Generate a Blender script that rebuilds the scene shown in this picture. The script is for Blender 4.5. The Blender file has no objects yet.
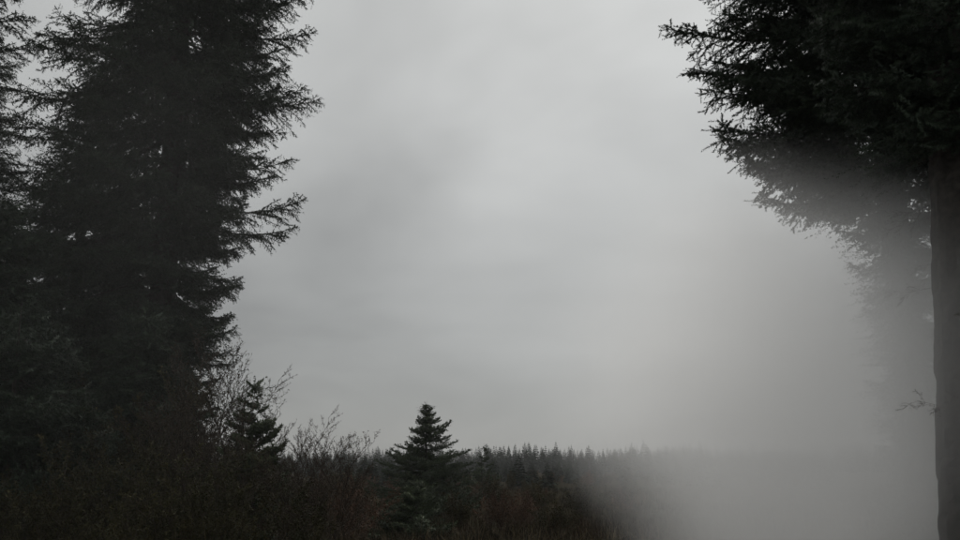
import bpy, math, random
import numpy as np
from mathutils import Vector

sc = bpy.context.scene
COL = sc.collection
R = math.radians

# ------------------------------------------------------------------ camera
CAM_H, PITCH, FPX = 1.7, 12.95, 870.0
cam = bpy.data.cameras.new('camera')
cam.sensor_width = 36.0
cam.lens = 36.0 * FPX / 960.0
cam.clip_start, cam.clip_end = 0.1, 6000.0
cam_o = bpy.data.objects.new('camera', cam)
COL.objects.link(cam_o)
cam_o.location = (0, 0, CAM_H)
cam_o.rotation_euler = (R(90 + PITCH), 0, 0)
sc.camera = cam_o

# ------------------------------------------------------------------ sky: low overcast
SUN_EL, SUN_AZ = R(48), R(12)          # behind the cloud, ahead of the camera
world = bpy.data.worlds.new('World')
sc.world = world
world.use_nodes = True
wt = world.node_tree
for n in list(wt.nodes):
    wt.nodes.remove(n)

def N(tree, kind, **kw):
    n = tree.nodes.new(kind)
    for k, v in kw.items():
        setattr(n, k, v)
    return n

def math_node(tree, op, a, b=None, clamp=False):
    n = N(tree, 'ShaderNodeMath', operation=op, use_clamp=clamp)
    for i, v in enumerate((a, b)):
        if v is None:
            continue
        if isinstance(v, (int, float)):
            n.inputs[i].default_value = v
        else:
            tree.links.new(v, n.inputs[i])
    return n.outputs[0]

sky = N(wt, 'ShaderNodeTexSky', sky_type='NISHITA', sun_disc=False)
sky.sun_elevation, sky.sun_rotation = SUN_EL, SUN_AZ
tc = N(wt, 'ShaderNodeTexCoord')
sep = N(wt, 'ShaderNodeSeparateXYZ')
wt.links.new(tc.outputs['Generated'], sep.inputs[0])
up = math_node(wt, 'MAXIMUM', sep.outputs[2], 0.0)
# overcast luminance rises towards the zenith and round the veiled sun
SUN_DIR = (math.sin(SUN_AZ) * math.cos(SUN_EL), math.cos(SUN_AZ) * math.cos(SUN_EL), math.sin(SUN_EL))
dot = N(wt, 'ShaderNodeVectorMath', operation='DOT_PRODUCT')
wt.links.new(tc.outputs['Generated'], dot.inputs[0])
dot.inputs[1].default_value = SUN_DIR
lobe = math_node(wt, 'POWER', math_node(wt, 'MAXIMUM', dot.outputs['Value'], 0.0), 4.0)
grad = math_node(wt, 'MULTIPLY', math_node(wt, 'ADD', math_node(wt, 'MULTIPLY', up, 2.77), 2.34),
                 math_node(wt, 'ADD', math_node(wt, 'MULTIPLY', lobe, 0.8), 1.0))
# cloud deck: direction projected on a flat layer so the billows flatten out far away
proj = N(wt, 'ShaderNodeVectorMath', operation='SCALE')
wt.links.new(tc.outputs['Generated'], proj.inputs[0])
inv = math_node(wt, 'DIVIDE', 1.0, math_node(wt, 'ADD', up, 0.38))
wt.links.new(inv, proj.inputs[3])
mp = N(wt, 'ShaderNodeMapping')
mp.inputs['Location'].default_value = (-1.062, -6.882, -2.456)
wt.links.new(proj.outputs[0], mp.inputs[0])
nz = N(wt, 'ShaderNodeTexNoise')
nz.inputs['Scale'].default_value = 1.15
nz.inputs['Detail'].default_value = 4.0
nz.inputs['Roughness'].default_value = 0.5
nz.inputs['Distortion'].default_value = 0.5
wt.links.new(mp.outputs[0], nz.inputs['Vector'])
billow = N(wt, 'ShaderNodeMapRange')
billow.inputs[1].default_value, billow.inputs[2].default_value = 0.30, 0.70
billow.inputs[3].default_value, billow.inputs[4].default_value = 0.76, 1.25
wt.links.new(nz.outputs[0], billow.inputs[0])
lum = math_node(wt, 'MULTIPLY', grad, billow.outputs[0])
tint = N(wt, 'ShaderNodeVectorMath', operation='SCALE')
tint.inputs[0].default_value = (0.985, 1.0, 0.985)
wt.links.new(lum, tint.inputs[3])
mix = N(wt, 'ShaderNodeMix', data_type='RGBA')
mix.inputs[0].default_value = 0.97            # the cloud hides nearly all of the clear sky
wt.links.new(sky.outputs[0], mix.inputs[6])
wt.links.new(tint.outputs[0], mix.inputs[7])
bg = N(wt, 'ShaderNodeBackground')
bg.inputs[1].default_value = 0.1
wt.links.new(mix.outputs[2], bg.inputs[0])
wo = N(wt, 'ShaderNodeOutputWorld')
wt.links.new(bg.outputs[0], wo.inputs[0])

sun = bpy.data.lights.new('sun', 'SUN')
sun.energy = 1.5
sun.angle = R(40)
sun.color = (1.0, 0.97, 0.92)
sun_o = bpy.data.objects.new('sun', sun)
COL.objects.link(sun_o)
sd = Vector(SUN_DIR)
sun_o.rotation_euler = (-sd).to_track_quat('-Z', 'Y').to_euler()
sun_o.location = (0, 0, 60)

vs = sc.view_settings
vs.view_transform, vs.look, vs.exposure, vs.gamma = 'Standard', 'None', 0.1, 1.0
vs.use_curve_mapping = False
cy = sc.cycles
cy.use_denoising = True
cy.denoiser = 'OPENIMAGEDENOISE'
cy.max_bounces, cy.diffuse_bounces, cy.volume_bounces = 8, 2, 7
cy.transparent_max_bounces = 8
cy.caustics_reflective = cy.caustics_refractive = False
cy.volume_max_steps = 256

# ------------------------------------------------------------------ materials
def mat(name, c1, c2, scale=6.0, rough=0.85, rnd=0.0, bump=0.0, coords='Object', spec=0.25):
    m = bpy.data.materials.new(name)
    m.use_nodes = True
    t = m.node_tree
    b = t.nodes['Principled BSDF']
    b.inputs['Roughness'].default_value = rough
    b.inputs['Specular IOR Level'].default_value = spec
    co = N(t, 'ShaderNodeTexCoord')
    no = N(t, 'ShaderNodeTexNoise')
    no.inputs['Scale'].default_value = scale
    no.inputs['Detail'].default_value = 5.0
    t.links.new(co.outputs[coords], no.inputs['Vector'])
    r = N(t, 'ShaderNodeValToRGB')
    r.color_ramp.elements[0].position, r.color_ramp.elements[1].position = 0.32, 0.68
    r.color_ramp.elements[0].color = (*c1, 1)
    r.color_ramp.elements[1].color = (*c2, 1)
    t.links.new(no.outputs[0], r.inputs[0])
    out = r.outputs[0]
    if rnd:
        oi = N(t, 'ShaderNodeObjectInfo')
        hs = N(t, 'ShaderNodeHueSaturation')
        v = math_node(t, 'ADD', math_node(t, 'MULTIPLY', oi.outputs['Random'], rnd * 2), 1.0 - rnd)
        t.links.new(v, hs.inputs['Value'])
        t.links.new(out, hs.inputs['Color'])
        out = hs.outputs[0]
    t.links.new(out, b.inputs['Base Color'])
    if bump:
        bu = N(t, 'ShaderNodeBump')
        bu.inputs['Strength'].default_value = bump
        t.links.new(no.outputs[0], bu.inputs['Height'])
        t.links.new(bu.outputs[0], b.inputs['Normal'])
    return m

M_BARK = mat('bark', (0.02, 0.018, 0.016), (0.06, 0.052, 0.046), 14, 0.95, bump=0.8)
M_NEEDLE = mat('spruce_needles', (0.018, 0.03, 0.02), (0.042, 0.06, 0.036), 3, 0.7, rnd=0.2)
M_NEEDLE2 = mat('fir_needles', (0.028, 0.042, 0.022), (0.062, 0.08, 0.038), 3, 0.7, rnd=0.2)
M_FAR = mat('far_needles', (0.02, 0.031, 0.021), (0.042, 0.056, 0.035), 0.5, 1.0, rnd=0.25, spec=0.05)
M_TWIG = mat('twig_bark', (0.022, 0.017, 0.014), (0.055, 0.04, 0.03), 9, 0.9, rnd=0.2)
M_REDTWIG = mat('russet_twigs', (0.062, 0.037, 0.025), (0.14, 0.083, 0.054), 3, 0.9, rnd=0.3)
M_BUD = mat('bud', (0.03, 0.024, 0.016), (0.07, 0.052, 0.03), 9, 0.8)
M_LEAF = mat('olive_leaf', (0.02, 0.024, 0.011), (0.06, 0.052, 0.021), 4, 0.8, rnd=0.3, spec=0.1)
M_STRAW = mat('dry_straw', (0.05, 0.04, 0.02), (0.13, 0.095, 0.05), 2, 0.9, rnd=0.2)
M_GRASS = mat('winter_grass', (0.018, 0.018, 0.01), (0.046, 0.031, 0.02), 0.25, 1.0, spec=0.03)
M_SOIL = mat('meadow_soil', (0.014, 0.015, 0.009), (0.034, 0.026, 0.017), 0.18, 1.0, bump=0.6, spec=0.0)

# ------------------------------------------------------------------ mesh helpers
class MB:
    """collects faces; mats: index per face"""
    def __init__(s):
        s.v, s.f, s.m, s.n = [], [], [], 0
    def add(s, V, F, mi=0):
        V = np.asarray(V, float).reshape(-1, 3)
        F = np.asarray(F, int)
        s.v.append(V); s.f += (F + s.n).tolist(); s.m += [mi] * len(F); s.n += len(V)
    def mesh(s, name, mats, smooth=False):
        me = bpy.data.meshes.new(name)
        me.from_pydata(np.concatenate(s.v).tolist() if s.v else [], [], s.f)
        for m in mats:
            me.materials.append(m)
        me.polygons.foreach_set('material_index', s.m)
        if smooth:
            me.polygons.foreach_set('use_smooth', [True] * len(s.m))
        me.update()
        return me

def unit(v):
    return v / (np.linalg.norm(v, axis=-1, keepdims=True) + 1e-9)

def frame(d):
    d = unit(d)
    ref = np.array([0, 0, 1.0]) if abs(d[2]) < 0.9 else np.array([1.0, 0, 0])
    a = unit(np.cross(d, ref)); b = np.cross(d, a)
    return d, a, b

def tube(mb, P, rad, sides=4, mi=0, cap=False):
    P = np.asarray(P, float); k = len(P)
    ang = np.linspace(0, 2 * math.pi, sides, endpoint=False)
    V = []
    for i in range(k):
        d = P[min(i + 1, k - 1)] - P[max(i - 1, 0)]
        _, a, b = frame(d)
        V.append(P[i] + rad[i] * (np.outer(np.cos(ang), a) + np.outer(np.sin(ang), b)))
    F = [(i * sides + j, i * sides + (j + 1) % sides, (i + 1) * sides + (j + 1) % sides, (i + 1) * sides + j)
         for i in range(k - 1) for j in range(sides)]
    mb.add(np.concatenate(V), F, mi)

def needles(mb, rg, P0, D, L, step, nl, nw, per, mi=1, flat=0.0):
    """needle tufts along twigs: P0, D (unit), L arrays"""
    V, cnt = [], 0
    for p, d, l in zip(P0, D, L):
        n = max(3, int(l / step))
        _, a, b = frame(d)
        t = (np.arange(n * per) // per + rg.random(n * per)) / n
        th = rg.random(n * per) * 2 * math.pi
        rad = np.outer(np.cos(th), a) + np.outer(np.sin(th) * (1 - flat), b)
        tipness = 1.0 - 0.3 * t
        nd = unit(rad + d * (0.35 + 0.45 * rg.random((n * per, 1))))
        base = p + np.outer(t * l, d)
        ln = nl * tipness * (0.75 + 0.5 * rg.random(n * per))
        side = unit(np.cross(nd, d)) * nw * 0.5
        tri = np.stack([base - side, base + side, base + nd * ln[:, None]], 1)
        V.append(tri.reshape(-1, 3)); cnt += n * per
    if cnt:
        mb.add(np.concatenate(V), np.arange(cnt * 3).reshape(-1, 3), mi)

def bough_mesh(seed, L, style, nl=0.046, nw=0.017, step=0.02, per=2, hang=0.72, sag=0.32):
    """one bough growing along +X; style 'spruce' sags and trails hanging twigs, 'fir' sweeps up"""
    rg = np.random.default_rng(seed)
    mb = MB()
    k = 9
    t = np.linspace(0, 1, k)
    if style == 'fir':
        z = L * (-0.12 * t + 0.24 * t ** 2.6)
    else:
        z = L * (-sag * t + sag * 1.17 * t ** 2.4)
    y = np.cumsum(rg.normal(0, 0.012 * L, k))
    A = np.stack([L * t * 0.97, y - y[0], z], 1)
    tube(mb, A, (0.011 * L + 0.004) * (1 - 0.88 * t), 4, 0)
    P0, D, LL = [], [], []
    def axis(tt):
        f = tt * (k - 1); i = min(int(f), k - 2); w = f - i
        return A[i] * (1 - w) + A[i + 1] * w, unit(A[i + 1] - A[i])
    # leader twig
    p, d = axis(0.78)
    for tt in np.linspace(0.35, 0.97, 7):
        p, d = axis(tt); P0.append(p); D.append(d); LL.append((0.12 if tt < 0.9 else 0.05) * L)
    nlat = int(15 + 9 * L)
    for i in range(nlat):
        tt = 0.16 + 0.83 * (i + rg.random() * 0.8) / nlat
        p, d = axis(min(tt, 0.99))
        s = 1 if i % 2 else -1
        ll = L * (0.40 * (1 - tt) ** 0.65 * min(1, 0.45 + tt * 1.6)) + 0.09
        ll *= (0.7 + 0.55 * rg.random()) * (1.0 if style == 'spruce' else 0.8)
        fa = R(48 + 14 * rg.normal())
        lat = np.array([0, s, 0.0])
        dd = d * math.cos(fa) + lat * math.sin(fa)
        dd[2] += (-0.14 + 0.26 * rg.normal()) if style == 'spruce' else (0.04 + 0.16 * rg.normal())
        dd = unit(dd)
        # curved lateral in three steps
        pts = [p]; q = p.copy(); e = dd.copy()
        for j in range(3):
            q = q + e * ll / 3
            pts.append(q)
            e = unit(e + np.array([0.05, 0, (-0.10 if style == 'spruce' else 0.08)]) + rg.normal(0, 0.06, 3))
        pts = np.array(pts)
        tube(mb, pts, [0.005, 0.004, 0.003, 0.0015], 3, 0)
        for j in range(3):
            P0.append(pts[j]); D.append(unit(pts[j + 1] - pts[j])); LL.append(ll / 3 * 1.08)
        ns = int(ll / (0.050 if style == 'spruce' else 0.075))
        for j in range(ns):
            u = 0.12 + 0.86 * (j + rg.random() * 0.7) / max(ns, 1)
            f = u * 3; ii = min(int(f), 2); w = f - ii
            q = pts[ii] * (1 - w) + pts[ii + 1] * w
            e = unit(pts[ii + 1] - pts[ii])
            ss = 1 if j % 2 else -1
            out = unit(np.cross(e, np.array([0, 0, 1.0]))) * ss
            dr = e * 0.75 + out * 0.75 + rg.normal(0, 0.12, 3)
            if style == 'spruce':
                dr[2] += (-0.3 - 1.1 * rg.random()) if rg.random() < hang else 0.35 * rg.random()
            l2 = (0.07 + 0.16 * rg.random()) * (1.15 - 0.5 * u) * (1.0 if L > 1.2 else 0.75)
            P0.append(q); D.append(unit(dr)); LL.append(l2)
    needles(mb, rg, P0, D, LL, step, nl, nw, per, 1)
    return mb.mesh('bough_' + style, [M_BARK, M_NEEDLE if style == 'spruce' else M_NEEDLE2])

def link(name, data, parent=None, loc=(0, 0, 0), rot=(0, 0, 0), scale=1.0):
    o = bpy.data.objects.new(name, data)
    COL.objects.link(o)
    o.parent = parent
    o.location = loc
    o.rotation_euler = rot
    o.scale = (scale,) * 3 if isinstance(scale, (int, float)) else scale
    return o

def tag(o, label=None, cat=None, group=None, kind=None):
    for k, v in (('label', label), ('category', cat), ('group', group), ('kind', kind)):
        if v:
            o[k] = v
    return o

# ------------------------------------------------------------------ ground
def ground_z(x, y):
    z = 0.10 * math.sin(x * 0.11 + 1.3) * math.cos(y * 0.09) + 0.06 * math.sin(x * 0.37 + y * 0.29)
    far = min(max((y - 60) / 200.0, 0), 1)
    return z + 0.9 * far * far * (3 - 2 * far)

def axis_vals(lo, hi, fine_lo, fine_hi, step, grow=1.25):
    v = list(np.arange(fine_lo, fine_hi + 0.01, step))
    s, a = step, fine_hi
    while a < hi:
        s *= grow; a = min(a + s, hi); v.append(a)
    s, a = step, fine_lo
    while a > lo:
        s *= grow; a = max(a - s, lo); v.insert(0, a)
    return v
gx, gy = axis_vals(-1500, 1500, -40, 40, 1.0), axis_vals(-300, 1800, -5, 110, 1.0)
gv = [(x, y, ground_z(x, y)) for y in gy for x in gx]
nx = len(gx)
gf = [(j * nx + i, j * nx + i + 1, (j + 1) * nx + i + 1, (j + 1) * nx + i) for j in range(len(gy) - 1) for i in range(nx - 1)]
gmb = MB(); gmb.add(gv, gf)
tag(link('ground', gmb.mesh('ground', [M_SOIL], True)), 'rough winter meadow floor running back to the wood', kind='structure')

# ------------------------------------------------------------------ big conifers
SPR = {L: [bough_mesh(10 * i + int(L * 7), L, 'spruce') for i in range(n)] for L, n in ((1.0, 3), (2.0, 4), (3.0, 5))}
FIR = {L: [bough_mesh(500 + 10 * i + int(L * 7), L, 'fir', 0.055, 0.024, 0.026) for i in range(n)] for L, n in ((0.5, 3), (1.0, 4), (2.0, 4))}
NEAR = {L: [bough_mesh(900 + 10 * i + int(L * 7), L, 'spruce', 0.036, 0.013, 0.012, 3, 0.45, 0.2) for i in range(n)] for L, n in ((1.0, 2), (2.0, 4), (3.0, 4))}

def trunk_mesh(seed, H, r0, lean=0.15):
    rg = np.random.default_rng(seed)
    k = 18 if r0 < 0.2 else 220
    t = np.linspace(0, 1, k)
    P = np.stack([np.sin(t * 2.1) * lean * rg.normal(), np.sin(t * 1.7) * lean * rg.normal(), -0.3 + (H + 0.2) * t], 1)
    P[:, :2] -= P[0, :2]
    rad = r0 * ((1 - t) ** 0.9 * 0.97 + 0.012) * (1 + 0.45 * np.exp(-t * 22))
    mb = MB(); tube(mb, P, rad, 12 if k == 18 else 28, 0)
    if k > 18:                      # furrowed bark: ridges wander up the stem
        V = mb.v[0].reshape(k, 28, 3)
        ridge = np.cumsum(rg.normal(0, 0.2, (k, 28)), 0) * 0.35 + rg.normal(0, 0.8, (1, 28)) + 0.8 * np.repeat(rg.normal(0, 1, (k // 2, 28)), 2, 0)
        V += (V - P[:, None, :]) * (0.04 * np.clip(ridge, -2.0, 2.0))[..., None]
        mb.v[0] = V.reshape(-1, 3)
    return mb.mesh('trunk', [M_BARK], k == 18)

def crown_core(seed, H, z0, rmax, needle_mat, n, nl, nw):
    """inner twigs and the leader: the dense heart of the crown"""
    rg = np.random.default_rng(seed)
    mb = MB()
    P0, D, LL = [], [], []
    for i in range(n):
        z = z0 + (H - z0) * rg.random() ** (1.1 if H > 6 else 2.0)
        a = rg.random() * 6.283
        r = rmax(z, a) if callable(rmax) else rmax * (1 - (z - z0) / (H - z0 + 0.01)) ** 0.8 + 0.06
        q = r * rg.random() ** 0.8
        P0.append(np.array([math.cos(a) * q, math.sin(a) * q, z - 0.25 * q]))
        D.append(unit(np.array([math.cos(a) + rg.normal(0, .3), math.sin(a) + rg.normal(0, .3), rg.normal(-0.25, .35)])))
        LL.append(min(0.16 + 0.3 * rg.random(), 0.12 * H))
    for q in range(3):
        P0.append(np.array([0, 0, H - (0.75 - 0.25 * q) * min(1, H / 6)])); D.append(np.array([0, 0, 1.0])); LL.append(0.5 * min(1, H / 6))
    needles(mb, rg, P0, D, LL, 0.03, nl, nw, 2, 0)
    return mb.mesh('crown', [needle_mat])

def pick(lib, length, rg):
    L = min(lib, key=lambda k: abs(math.log(k / max(length, 0.05))))
    return lib[L][rg.integers(len(lib[L]))], length / L

def conifer(name, label, loc, H, r0, lib, specs, seed, core, group=None, rotz=0):
    """specs: (height on trunk, azimuth deg, length, pitch deg)"""
    rg = np.random.default_rng(seed)
    root = link(name, None, None, loc, (0, 0, rotz))
    root.empty_display_size = 0.5
    tag(root, label, 'tree', group)
    link('trunk', trunk_mesh(seed, H, r0), root)
    cr = link('crown', core, root)
    for (z, az, ln, pit) in specs:
        me, s = pick(lib, ln, rg)
        link('bough', me, cr, (0, 0, z), (R(rg.normal(0, 8)), R(-pit), R(az)), (s, s * rg.choice([-1, 1]) * (0.85 + 0.3 * rg.random()), s))
    return root

def spread(rg, z0, z1, n, radius, pitch=(0, 6), tier=0.0):
    """boughs up a trunk on the golden angle; radius(z, az_rad) gives the length"""
    out, a = [], rg.random() * 360
    for i in range(n):
        z = z0 + (z1 - z0) * (i + rg.random()) / n
        if tier:
            z = round(z / tier) * tier + rg.normal(0, 0.09)
        a = (a + 137.5 + rg.normal(0, 9)) % 360
        ln = radius(z, R(a)) * (0.82 + 0.3 * rg.random())
        if ln > 0.2:
            out.append((z, a, ln, rg.normal(*pitch)))
    return out

# --- the great spruce on the left: longer boughs on the shaded side, bare gaps towards the meadow
def interp(z, zs, vs_):
    return float(np.interp(z, zs, vs_))
rgA = np.random.default_rng(3)
def rad_a(z, a):
    right = interp(z, [0, 4, 6, 8, 9.5, 13, 22], [1.1, 1.1, 1.3, 1.45, 2.1, 2.4, 0.4])
    left = interp(z, [0, 4, 9, 11, 13, 22], [3.0, 3.6, 3.9, 3.4, 3.0, 0.4])
    w = 0.5 - 0.5 * math.cos(a)
    return right * (1 - w) + left * w
specA = spread(rgA, 1.2, 14.5, 200, rad_a, (-14, 8), 0.6) + spread(rgA, 14.5, 21.6, 45, rad_a)
for zt, ln in ((12.9, 3.0), (12.2, 2.95), (11.6, 2.6), (11.05, 2.9), (10.5, 2.45), (10.0, 2.6), (9.45, 3.05), (9.25, 2.8),
               (7.85, 2.5), (7.6, 2.1), (6.75, 2.9), (6.5, 2.6), (5.3, 1.6), (4.8, 1.35), (4.3, 1.65), (4.0, 1.3)):
    specA.append((zt + 0.24 * ln, rgA.normal(0, 13), ln * 1.02, rgA.normal(-9, 4)))
    specA.append((zt + 0.3, rgA.normal(-35, 15), ln * 0.85, rgA.normal(-4, 3)))
core_a = crown_core(31, 21.8, 1.0, lambda z, a: 0.62 * rad_a(z, a), M_NEEDLE, 6500, 0.065, 0.026)
conifer('spruce_tree', 'great dark spruce whose ragged boughs reach towards the open meadow', (-6.6, 18, 0), 22, 0.34, SPR, specA, 41, core_a)

def cone_radius(rmax, z0, H, zpk):
    def f(z, a):
        if z < zpk:
            return rmax * (0.72 + 0.28 * (z - z0) / max(zpk - z0, 0.1))
        return rmax * (1 - (z - zpk) / (H - zpk)) ** 0.8 + 0.25
    return f
for (x, y, H, rm, zpk, n, seed, label) in (
        (-11.9, 16.5, 20, 2.9, 6, 150, 51, 'dark spruce at the left edge with sky between it and its neighbour'),
        (-10.6, 22.5, 12.5, 3.2, 4, 130, 52, 'spruce half hidden behind the great spruce'),
        (-15.5, 24, 17, 3.8, 5, 150, 53, 'spruce deep in the dark stand at far left'),
        (-8.3, 14.5, 6.4, 2.5, 1.5, 110, 54, 'low bushy spruce standing before the great spruce trunk'),
        (-6.3, 12.0, 4.0, 1.9, 1.0, 90, 55, 'squat spruce in the near dark corner at lower left'),
        (-5.9, 15.2, 4.6, 1.5, 1.2, 90, 56, 'narrow spruce at the foot of the great spruce beside the bare shrubs')):
    rg = np.random.default_rng(seed)
    rf_ = cone_radius(rm, 0.4, H, zpk)
    sp = spread(rg, 0.4, H - 0.4, n, rf_, (-13, 8), 0.55)
    co = crown_core(seed + 7, H - 0.2, 0.3, lambda z, a: 0.65 * rf_(z, a), M_NEEDLE, int(340 * H), 0.065, 0.026)
    conifer('spruce_tree', label, (x, y, ground_z(x, y)), H, 0.016 * H, SPR, sp, seed, co, 'spruces of the dark stand on the left')

# --- the pair on the right, nearer
rgR = np.random.default_rng(8)
def rad_r(z, a):
    # longest boughs point at the meadow, the lower crown is thinner
    lf = interp(z, [0, 3.2, 4.6, 5.1, 5.5, 6.3, 7.5, 16], [0.5, 0.5, 0.6, 1.2, 1.75, 2.0, 2.5, 0.3])
    rt = interp(z, [0, 4.7, 5.4, 8, 16], [0.5, 0.6, 1.7, 2.2, 0.3])
    w = 0.5 - 0.5 * math.cos(a)
    return rt * (1 - w) + lf * w
specR = spread(rgR, 1.0, 15.5, 215, rad_r)
for zt, ln in ((7.45, 2.9), (7.0, 2.2), (6.6, 2.35), (6.2, 2.25), (5.95, 2.3), (5.65, 2.0), (5.4, 1.9), (5.15, 1.8), (7.9, 2.5), (8.3, 2.3)):
    specR.append((zt + 0.1 * ln, 180 + rgR.normal(0, 10), ln, rgR.normal(-2, 3)))
    specR.append((zt + 0.1, 180 + rgR.normal(28, 12), ln * 0.85, rgR.normal(-2, 3)))
core_r = crown_core(33, 15.8, 1.0, lambda z, a: 0.66 * rad_r(z, a), M_NEEDLE, 7000, 0.045, 0.018)
conifer('spruce_tree', 'spruce on the right reaching one long bough across the sky above the pale lens smear', (5.45, 11, 0), 16, 0.24, NEAR, specR, 61, core_r)
rgS = np.random.default_rng(9)
specS = spread(rgS, 4.4, 14.0, 230, lambda z, a: interp(z, [0, 4.2, 5.2, 6.5, 15], [0.6, 0.7, 1.3, 1.5, 0.3]))
core_s = crown_core(34, 14.8, 4.4, 0.9, M_NEEDLE, 6000, 0.035, 0.012)
near_tree = conifer('spruce_tree', 'nearest spruce, its bare trunk added as the dark band down the right edge of the view', (3.96, 7.2, 0), 15, 0.37, NEAR, specS, 62, core_s)  # trunk bared and set here to supply the blurred dark band
near_tree.rotation_euler[1] = R(4.0)      # leans away from the meadow

# ------------------------------------------------------------------ free-standing firs
def fir_specs(rg, z0, H, rmax, whorls, per, up=14):
    out = []
    for i in range(whorls):
        f = (i + 0.15) / whorls
        z = z0 + (H - z0) * (f ** 0.92)
        r = rmax * (1 - f) ** 0.88 + 0.06
        a0 = rg.random() * 360
        for j in range(per if f < 0.45 else per - 2):
            if rg.random() < 0.1:
                continue
            out.append((z + rg.normal(0, 0.09), a0 + 360 * j / per + rg.normal(0, 13), r * (0.76 + 0.4 * rg.random()), up * (0.1 + 1.3 * f) + rg.normal(0, 7)))
    return out
rg = np.random.default_rng(71)
conifer('fir_tree', 'lone young fir standing clear of the far treeline with stepped boughs', (-2.44, 40, ground_z(-2.4, 40)), 4.9, 0.1, FIR,
        fir_specs(rg, 0.15, 4.55, 3.2, 11, 9, 8), 71, crown_core(72, 4.75, 0.2, lambda z, a: 1.5 * max(0, 1 - z / 3.6) + 0.05, M_NEEDLE2, 1800, 0.06, 0.026))
conifer('fir_tree', 'small thin fir just right of the lone fir, its tip above the treeline', (0.25, 55, ground_z(0.2, 55)), 3.3, 0.05, FIR,
        fir_specs(rg, 0.1, 3.2, 1.15, 9, 6), 73, crown_core(74, 3.2, 0.1, 0.5, M_NEEDLE2, 300, 0.05, 0.02))
conifer('fir_tree', 'young dark fir rising among bare twigs below the great spruce', (-3.5, 13.6, ground_z(-3.5, 13.6)), 3.1, 0.05, FIR,
        fir_specs(rg, 0.1, 3.0, 1.0, 13, 8), 75, crown_core(76, 2.95, 0.1, 0.4, M_NEEDLE2, 600, 0.04, 0.016))
conifer('fir_tree', 'low spreading dark fir nearest the camera, below the lone fir', (-1.75, 23.5, ground_z(-1.7, 23.5)), 1.35, 0.05, FIR,
        fir_specs(rg, 0.05, 1.25, 1.35, 6, 9), 79, crown_core(80, 1.2, 0.1, 0.9, M_NEEDLE2, 700, 0.05, 0.02))
conifer('fir_tree', 'squat dark fir growing at the foot of the lone fir', (-2.1, 30, ground_z(-2.1, 30)), 1.5, 0.06, FIR,
        fir_specs(rg, 0.05, 1.4, 1.5, 6, 9), 77, crown_core(78, 1.4, 0.1, 1.0, M_NEEDLE2, 700, 0.05, 0.02))

# ------------------------------------------------------------------ far wood
def far_crown(seed, H, rmax):
    rg = np.random.default_rng(seed)
    mb = MB()
    V = []
    lay = 15
    for i in range(lay):
        f = i / lay
        z = H * (0.06 + 0.90 * f)
        r = rmax * (1 - f) ** 0.85 + 0.10
        m = 9
        for j in range(m):
            a = 6.283 * (j + rg.random()) / m
            rr = r * (0.6 + 0.6 * rg.random())
            d = np.array([math.cos(a), math.sin(a), 0]); s = np.array([-d[1], d[0], 0])
            w = 0.34 * rr + 0.06
            root = np.array([0, 0, z + 0.05 * H * rg.random()])
            tip = root + d * rr + np.array([0, 0, -0.22 * rr])
            mid = root + d * rr * 0.55 + np.array([0, 0, 0.02])
            V += [root, mid + s * w, tip, root, tip, mid - s * w]
    V += [(-0.07, 0, H * 0.9), (0.07, 0, H * 0.9), (0, 0, H * 1.03), (0, -0.07, H * 0.9), (0, 0.07, H * 0.9), (0, 0, H * 1.03)]
    mb.add(V, np.arange(len(V)).reshape(-1, 3))
    return mb
FARM = [far_crown(200 + i, 8.0, 1.8 + 0.25 * (i % 3)) for i in range(6)]
FAR_MESH = [m.mesh('crown', [M_FAR]) for m in FARM]
ft = MB(); tube(ft, [(0, 0, -0.3), (0, 0, 3), (0, 0, 7.4)], [0.13, 0.09, 0.02], 5)
FAR_TRUNK = ft.mesh('trunk', [M_BARK])
rf = random.Random(5)
x = -62.0
while x < 92:
    y = 250 + rf.uniform(-5, 5) + 5 * math.sin(x * 0.05)
    s = rf.uniform(0.74, 1.0) * (1.14 if rf.random() < 0.14 else 1.0) * (1 + 0.07 * math.sin(x * 0.13) + 0.05 * math.sin(x * 0.41 + 1))
    if x < -25:
        s *= 0.86
    o = link('far_conifer', None, None, (x, y, ground_z(x, y)), (0, 0, rf.uniform(0, 6.28)), (1, 1, 1))
    o.empty_display_size = 0.5
    tag(o, 'small far conifer in the front of the misty treeline', 'tree', 'conifers along the front of the far treeline')
    link('trunk', FAR_TRUNK, o, scale=s)
    link('crown', rf.choice(FAR_MESH), o, scale=(s * rf.uniform(0.85, 1.15), s, s))
    x += rf.uniform(0.9, 2.1)
wood = MB()
for i in range(1900):
    x = rf.uniform(-330, 330); y = rf.uniform(257, 300) if abs(x) < 100 else rf.uniform(236, 300)
    m = rf.choice(FARM); V = np.concatenate(m.v); a = rf.uniform(0, 6.28); s = rf.uniform(0.74, 1.02) * (0.86 if x < -25 else 1) * (1 + 0.07 * math.sin(x * 0.13) + 0.05 * math.sin(x * 0.41 + 1))
    c, si = math.cos(a), math.sin(a)
    V2 = np.stack([(V[:, 0] * c - V[:, 1] * si) * s + x, (V[:, 0] * si + V[:, 1] * c) * s + y, V[:, 2] * s + ground_z(x, y)], 1)
    wood.add(V2, m.f)
tag(link('distant_wood', wood.mesh('distant_wood', [M_FAR])), 'dark far wood of conifers massed behind the front treeline', 'wood', kind='stuff')

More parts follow.
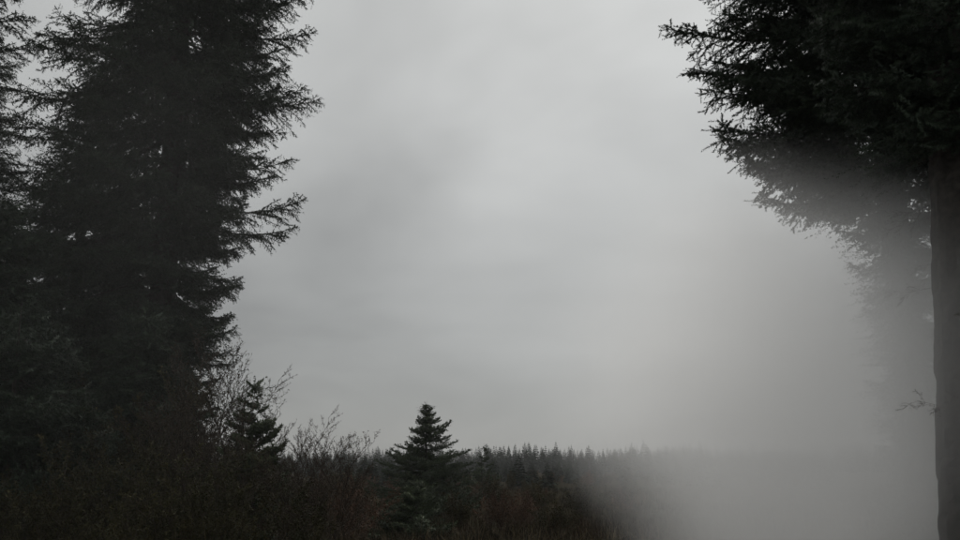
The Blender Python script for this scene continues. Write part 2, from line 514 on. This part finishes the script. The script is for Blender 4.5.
# ------------------------------------------------------------------ shrubs
def stem_mesh(seed, H, leaf=0.0, twig_mat=M_TWIG, leaf_mat=M_BUD, spread_=0.5, depth=3, leaf_size=0.02, r0=0.011, kids=(5, 8)):
    """one upright stem with its branches and buds or leaves"""
    rg = np.random.default_rng(seed)
    mb = MB(); LV = []
    def grow(p, d, l, r, dep):
        k = 5; pts = [p]; q = p.copy(); e = d.copy()
        for i in range(k):
            e = unit(e + rg.normal(0, 0.10, 3) + np.array([0, 0, 0.05]))
            q = q + e * l / k; pts.append(q)
        pts = np.array(pts)
        tube(mb, pts, r * np.linspace(1, 0.35, k + 1), 3, 0)
        if leaf and dep <= 1:
            nlf = int(l / 0.05 * leaf) + 1
            for _ in range(nlf):
                f = rg.random() * k; ii = min(int(f), k - 1); w = f - ii
                c = pts[ii] * (1 - w) + pts[ii + 1] * w
                dd = unit(rg.normal(0, 1, 3) + np.array([0, 0, 0.3])); sd = unit(np.cross(dd, rg.normal(0, 1, 3)))
                s = leaf_size * (0.6 + 0.8 * rg.random())
                LV.extend([c, c + dd * s + sd * s * 0.35, c + dd * 2 * s, c + dd * s - sd * s * 0.35])
        if dep > 0:
            n = rg.integers(*kids)
            for i in range(n):
                f = (0.2 + 0.8 * (i + rg.random()) / n) * k; ii = min(int(f), k - 1); w = f - ii
                c = pts[ii] * (1 - w) + pts[ii + 1] * w
                a = rg.random() * 6.283
                dd = unit(e * 0.8 + spread_ * 1.5 * np.array([math.cos(a), math.sin(a), 0.25]))
                grow(c, dd, l * (0.28 + 0.25 * rg.random()) * (1.15 - 0.5 * f / k), max(r * 0.5, 0.0022), dep - 1)
    grow(np.zeros(3), np.array([0, 0, 1.0]), H, r0, depth)
    if LV:
        mb.add(LV, np.arange(len(LV)).reshape(-1, 4), 1)
    return mb.mesh('stem', [twig_mat, leaf_mat])

BARE = [stem_mesh(300 + i, 2.4, 1.1, depth=3, leaf_size=0.015, kids=(6, 9)) for i in range(5)]
LEAFY = [stem_mesh(320 + i, 1.9, 1.6, M_TWIG, M_LEAF, 0.6, 3, 0.022) for i in range(4)]
RUSSET = [stem_mesh(340 + i, 1.3, 1.0, M_REDTWIG, M_REDTWIG, 0.6, 2, 0.028, 0.009, (8, 12)) for i in range(4)]
OLIVE = [stem_mesh(360 + i, 1.2, 1.5, M_REDTWIG, M_LEAF, 0.6, 2, 0.03, 0.009, (8, 12)) for i in range(3)]

def shrub(name, label, x, y, h, lib, base_h, n, tilt, seed, group=None):
    rg = np.random.default_rng(seed)
    root = link(name, None, None, (x, y, ground_z(x, y)))
    root.empty_display_size = 0.3
    tag(root, label, 'shrub', group)
    for i in range(n):
        s = h / base_h * (0.72 + 0.3 * rg.random()) if i else h / base_h
        a = rg.random() * 6.283
        ti = 0.05 if i == 0 else R(tilt) * (0.25 + 0.75 * rg.random())
        link('stem', lib[rg.integers(len(lib))], root, (0.12 * math.cos(a), 0.12 * math.sin(a), -0.03),
             (ti * math.cos(a), ti * math.sin(a), rg.random() * 6.283), s)
    return root

# bare saplings that stand against the sky
for i, (x, y, h, n, tl, label) in enumerate((
        (-4.6, 14.5, 3.2, 7, 10, 'tall leafless shrub against the sky under the lowest spruce bough'),
        (-4.15, 13.0, 2.3, 6, 12, 'leafless shrub just left of the young dark fir'),
        (-3.8, 13.2, 2.6, 3, 7, 'thin bare sapling with one straight twig above the young fir'),
        (-3.0, 13.5, 2.15, 6, 16, 'bare budded shrub just right of the young dark fir'),
        (-2.6, 12.6, 1.85, 6, 16, 'low bare shrub between the young fir and the lone tall twig'),
        (-2.15, 12.2, 1.7, 6, 16, 'bare shrub whose twigs cross the left end of the treeline'),
        (-1.8, 11.8, 1.8, 3, 10, 'rightmost bare shrub with one tall forked twig over the treeline'),
        (-3.4, 11.8, 2.1, 6, 22, 'bare shrub in the thicket in front of the young fir'))):
    shrub('bare_shrub', label, x, y, h, BARE, 2.4, n, tl, 400 + i, 'bare shrubs of the thicket')
# dead twigs left on the bare stem of the nearest spruce
rd = random.Random(4)
for i in range(26):
    a = rd.uniform(0, 6.283); z = rd.uniform(0.9, 4.8)
    rr_ = 0.36 * (1 - z / 15) * 0.9
    link('dead_twig', rd.choice(BARE), near_tree, (rr_ * math.cos(a), rr_ * math.sin(a), z),
         (0, R(rd.uniform(85, 125)), a), rd.uniform(0.13, 0.27))
# leafy undergrowth of the dark corner
rs = random.Random(12)
k = 0
for row, (y0, hlo, hhi, xs) in enumerate(((15.5, 2.2, 3.0, (-9.6, -8.6, -7.7, -6.9, -6.1, -5.4)),
                                          (12.8, 1.7, 2.3, (-8.0, -7.3, -6.6, -5.9, -5.2, -4.6)),
                                          (10.6, 1.35, 1.8, (-6.4, -5.8, -5.2, -4.6, -4.0, -3.4, -2.9)),
                                          (9.4, 1.1, 1.4, (-5.4, -4.8, -4.2, -3.6, -3.0, -2.5, -2.0)))):
    where = ('in the back row below the spruces', 'in the middle of the dark left thicket',
             'in the near left thicket', 'along the near front of the left thicket')[row]
    for xi, xx in enumerate(xs):
        nth = ('leftmost', 'second from the left', 'third from the left', 'fourth from the left', 'fifth from the left', 'sixth from the left', 'seventh from the left')[xi]
        shrub('leafy_shrub', 'leafy shrub ' + where + ', ' + nth, xx + rs.uniform(-.2, .2), y0 + rs.uniform(-.5, .5), rs.uniform(hlo, hhi), LEAFY, 1.9, 7, 26, 420 + k,
              'leafy shrubs ' + where)
        k += 1
# russet and olive scrub across the meadow
for i, (x, y, h, lib, n, label) in enumerate((
        (-2.75, 20, 1.45, RUSSET, 9, 'russet twiggy shrub at the left foot of the lone fir'),
        (-3.15, 21, 1.5, RUSSET, 9, 'russet twiggy shrub behind the bare thicket, left of its neighbour'),
        (0.55, 24, 1.15, RUSSET, 10, 'rounded russet shrub at bottom centre, right of the lone fir'),
        (1.15, 24.5, 1.05, RUSSET, 10, 'lower russet shrub right of the rounded one at bottom centre'),
        (-0.65, 25, 1.1, OLIVE, 9, 'olive shrub at bottom centre between the fir and the russet shrubs'),
        (2.0, 23, 0.95, OLIVE, 9, 'olive shrub fading into the pale lens smear at bottom centre'))):
    shrub('meadow_shrub', label, x, y, h, lib, 1.3, n, 34, 460 + i, 'scrub in the near meadow')
for i in range(120):
    y = 28 + 110 * rs.random() ** 1.2
    x = y * rs.uniform(-0.28, 0.36)
    if abs(x + 2.3) < 2.6 and 27 < y < 42:
        continue
    red = rs.random() < 0.55
    shrub('meadow_shrub', 'russet twiggy shrub out in the meadow scrub' if red else 'olive twiggy shrub out in the meadow scrub',
          x, y, rs.uniform(0.7, 1.45), RUSSET if red else OLIVE, 1.3, 6, 36, 480 + i, 'russet scrub in the meadow' if red else 'olive scrub in the meadow')

# dark seedling conifers scattered over the back of the meadow
for i in range(240):
    y = rs.uniform(75, 238); x = y * rs.uniform(-0.2, 0.4)
    o = link('seedling_conifer', None, None, (x, y, ground_z(x, y)), (0, 0, rs.uniform(0, 6.28)))
    o.empty_display_size = 0.5
    tag(o, 'small dark seedling conifer between the meadow scrub and the treeline', 'tree', 'seedling conifers at the back of the meadow')
    s = rs.uniform(0.18, 0.40)
    link('trunk', FAR_TRUNK, o, scale=s)
    link('crown', rs.choice(FAR_MESH), o, scale=(s * 1.5, s * 1.5, s))

# ------------------------------------------------------------------ grass
def grass(name, label, n, area, h, mat_, seed, wid):
    rg = np.random.default_rng(seed)
    V = []
    nt = n // 7
    for _ in range(nt):
        x, y = area(rg)
        z = ground_z(x, y) - 0.02
        hh = h * (0.6 + 0.7 * rg.random())
        for _ in range(7):
            a = rg.random() * 6.283; le = 0.15 + 0.5 * rg.random()
            b = np.array([x + rg.normal(0, 0.07), y + rg.normal(0, 0.07), z])
            s = np.array([-math.sin(a), math.cos(a), 0]) * wid * (0.7 + 0.6 * rg.random())
            q = hh * (0.6 + 0.6 * rg.random())
            m = b + np.array([math.cos(a) * le * q * 0.3, math.sin(a) * le * q * 0.3, q * 0.6])
            t = b + np.array([math.cos(a) * le * q, math.sin(a) * le * q, q * (1 - 0.3 * le)])
            V += [b - s, b + s, m + s * 0.7, m - s * 0.7, m - s * 0.7, m + s * 0.7, t, t]
    V = np.array(V).reshape(-1, 8, 3)
    mb = MB()
    mb.add(V[:, :4].reshape(-1, 3), np.arange(len(V) * 4).reshape(-1, 4))
    mb.add(V[:, 4:7].reshape(-1, 3), np.arange(len(V) * 3).reshape(-1, 3))
    tag(link(name, mb.mesh(name, [mat_])), label, 'grass', kind='stuff')
def area_far(rg):
    y = 18 + 60 * rg.random() ** 1.4
    return y * rg.uniform(-0.62, 0.62), y
def area_near(rg):
    y = 6 + 13 * rg.random()
    return y * rg.uniform(-0.7, 0.7), y
grass('meadow_grass', 'rough winter grass and dead stalks across the meadow', 80000, area_far, 0.42, M_GRASS, 91, 0.008)
grass('tall_straw', 'tall pale straw growing through the near thicket', 9000, area_near, 0.85, M_STRAW, 92, 0.004)

# ------------------------------------------------------------------ air
hz = MB()
x0, x1, y0, y1, z0, z1 = -1520, 1520, -320, 1820, -1.4, 24.0
hz.add([(x0, y0, z0), (x1, y0, z0), (x1, y1, z0), (x0, y1, z0), (x0, y0, z1), (x1, y0, z1), (x1, y1, z1), (x0, y1, z1)],
       [(0, 3, 2, 1), (4, 5, 6, 7), (0, 1, 5, 4), (1, 2, 6, 5), (2, 3, 7, 6), (3, 0, 4, 7)])
def volume_mat(name, color, density, aniso):
    m = bpy.data.materials.new(name); m.use_nodes = True
    t = m.node_tree
    t.nodes.remove(t.nodes['Principled BSDF'])
    pv = N(t, 'ShaderNodeVolumePrincipled')
    pv.inputs['Color'].default_value = (*color, 1)
    pv.inputs['Density'].default_value = density
    pv.inputs['Anisotropy'].default_value = aniso
    t.links.new(pv.outputs[0], t.nodes['Material Output'].inputs['Volume'])
    return m, pv
M_HAZE, _ = volume_mat('haze', (0.95, 0.96, 0.97), 0.0004, 0.0)
tag(link('haze', hz.mesh('haze', [M_HAZE])), 'thin damp haze filling the air over the meadow', kind='stuff')

# added volumes imitating moisture on the lens: thick at right, faint lift at left
import bmesh
def lens_smear(label, density, soft, loc, rz, size, seed, ry=0):
    m, pv = volume_mat('smear', (1.0, 1.0, 1.0), 0.0, 0.55)
    t = m.node_tree
    co = N(t, 'ShaderNodeTexCoord')
    ln = N(t, 'ShaderNodeVectorMath', operation='LENGTH')
    t.links.new(co.outputs['Object'], ln.inputs[0])
    no = N(t, 'ShaderNodeTexNoise', noise_dimensions='4D')
    no.inputs['Scale'].default_value = 1.4
    no.inputs['Detail'].default_value = 2.0
    no.inputs['W'].default_value = seed
    t.links.new(co.outputs['Object'], no.inputs['Vector'])
    rr = math_node(t, 'ADD', ln.outputs['Value'], math_node(t, 'MULTIPLY', math_node(t, 'SUBTRACT', no.outputs[0], 0.5), 0.6))
    mr = N(t, 'ShaderNodeMapRange', interpolation_type='SMOOTHSTEP')
    mr.inputs[1].default_value, mr.inputs[2].default_value = 0.93, soft
    mr.inputs[3].default_value, mr.inputs[4].default_value = 0.0, density
    t.links.new(rr, mr.inputs[0])
    t.links.new(mr.outputs[0], pv.inputs['Density'])
    bm = bmesh.new()
    bmesh.ops.create_icosphere(bm, subdivisions=4, radius=1.0)
    me = bpy.data.meshes.new('lens_smear'); bm.to_mesh(me); bm.free()
    me.materials.append(m)
    return tag(link('lens_smear', me, None, loc, (0, R(ry), R(rz)), size), label, 'smear', kind='stuff')
lens_smear('added pale volume for the lens smear before the spruces on the right', 1.7, 0.0, (2.95, 7.95, 2.4), -12, (2.75, 2.0, 2.9), 0.0, -24)
lens_smear('added thin volume for the lens smear, lifting the dark stand on the left', 0.010, 0.0, (-4.2, 9.0, 4.2), 10, (4.2, 2.6, 5.4), 2.0)  # added to raise the tone of the dark crowns behind it
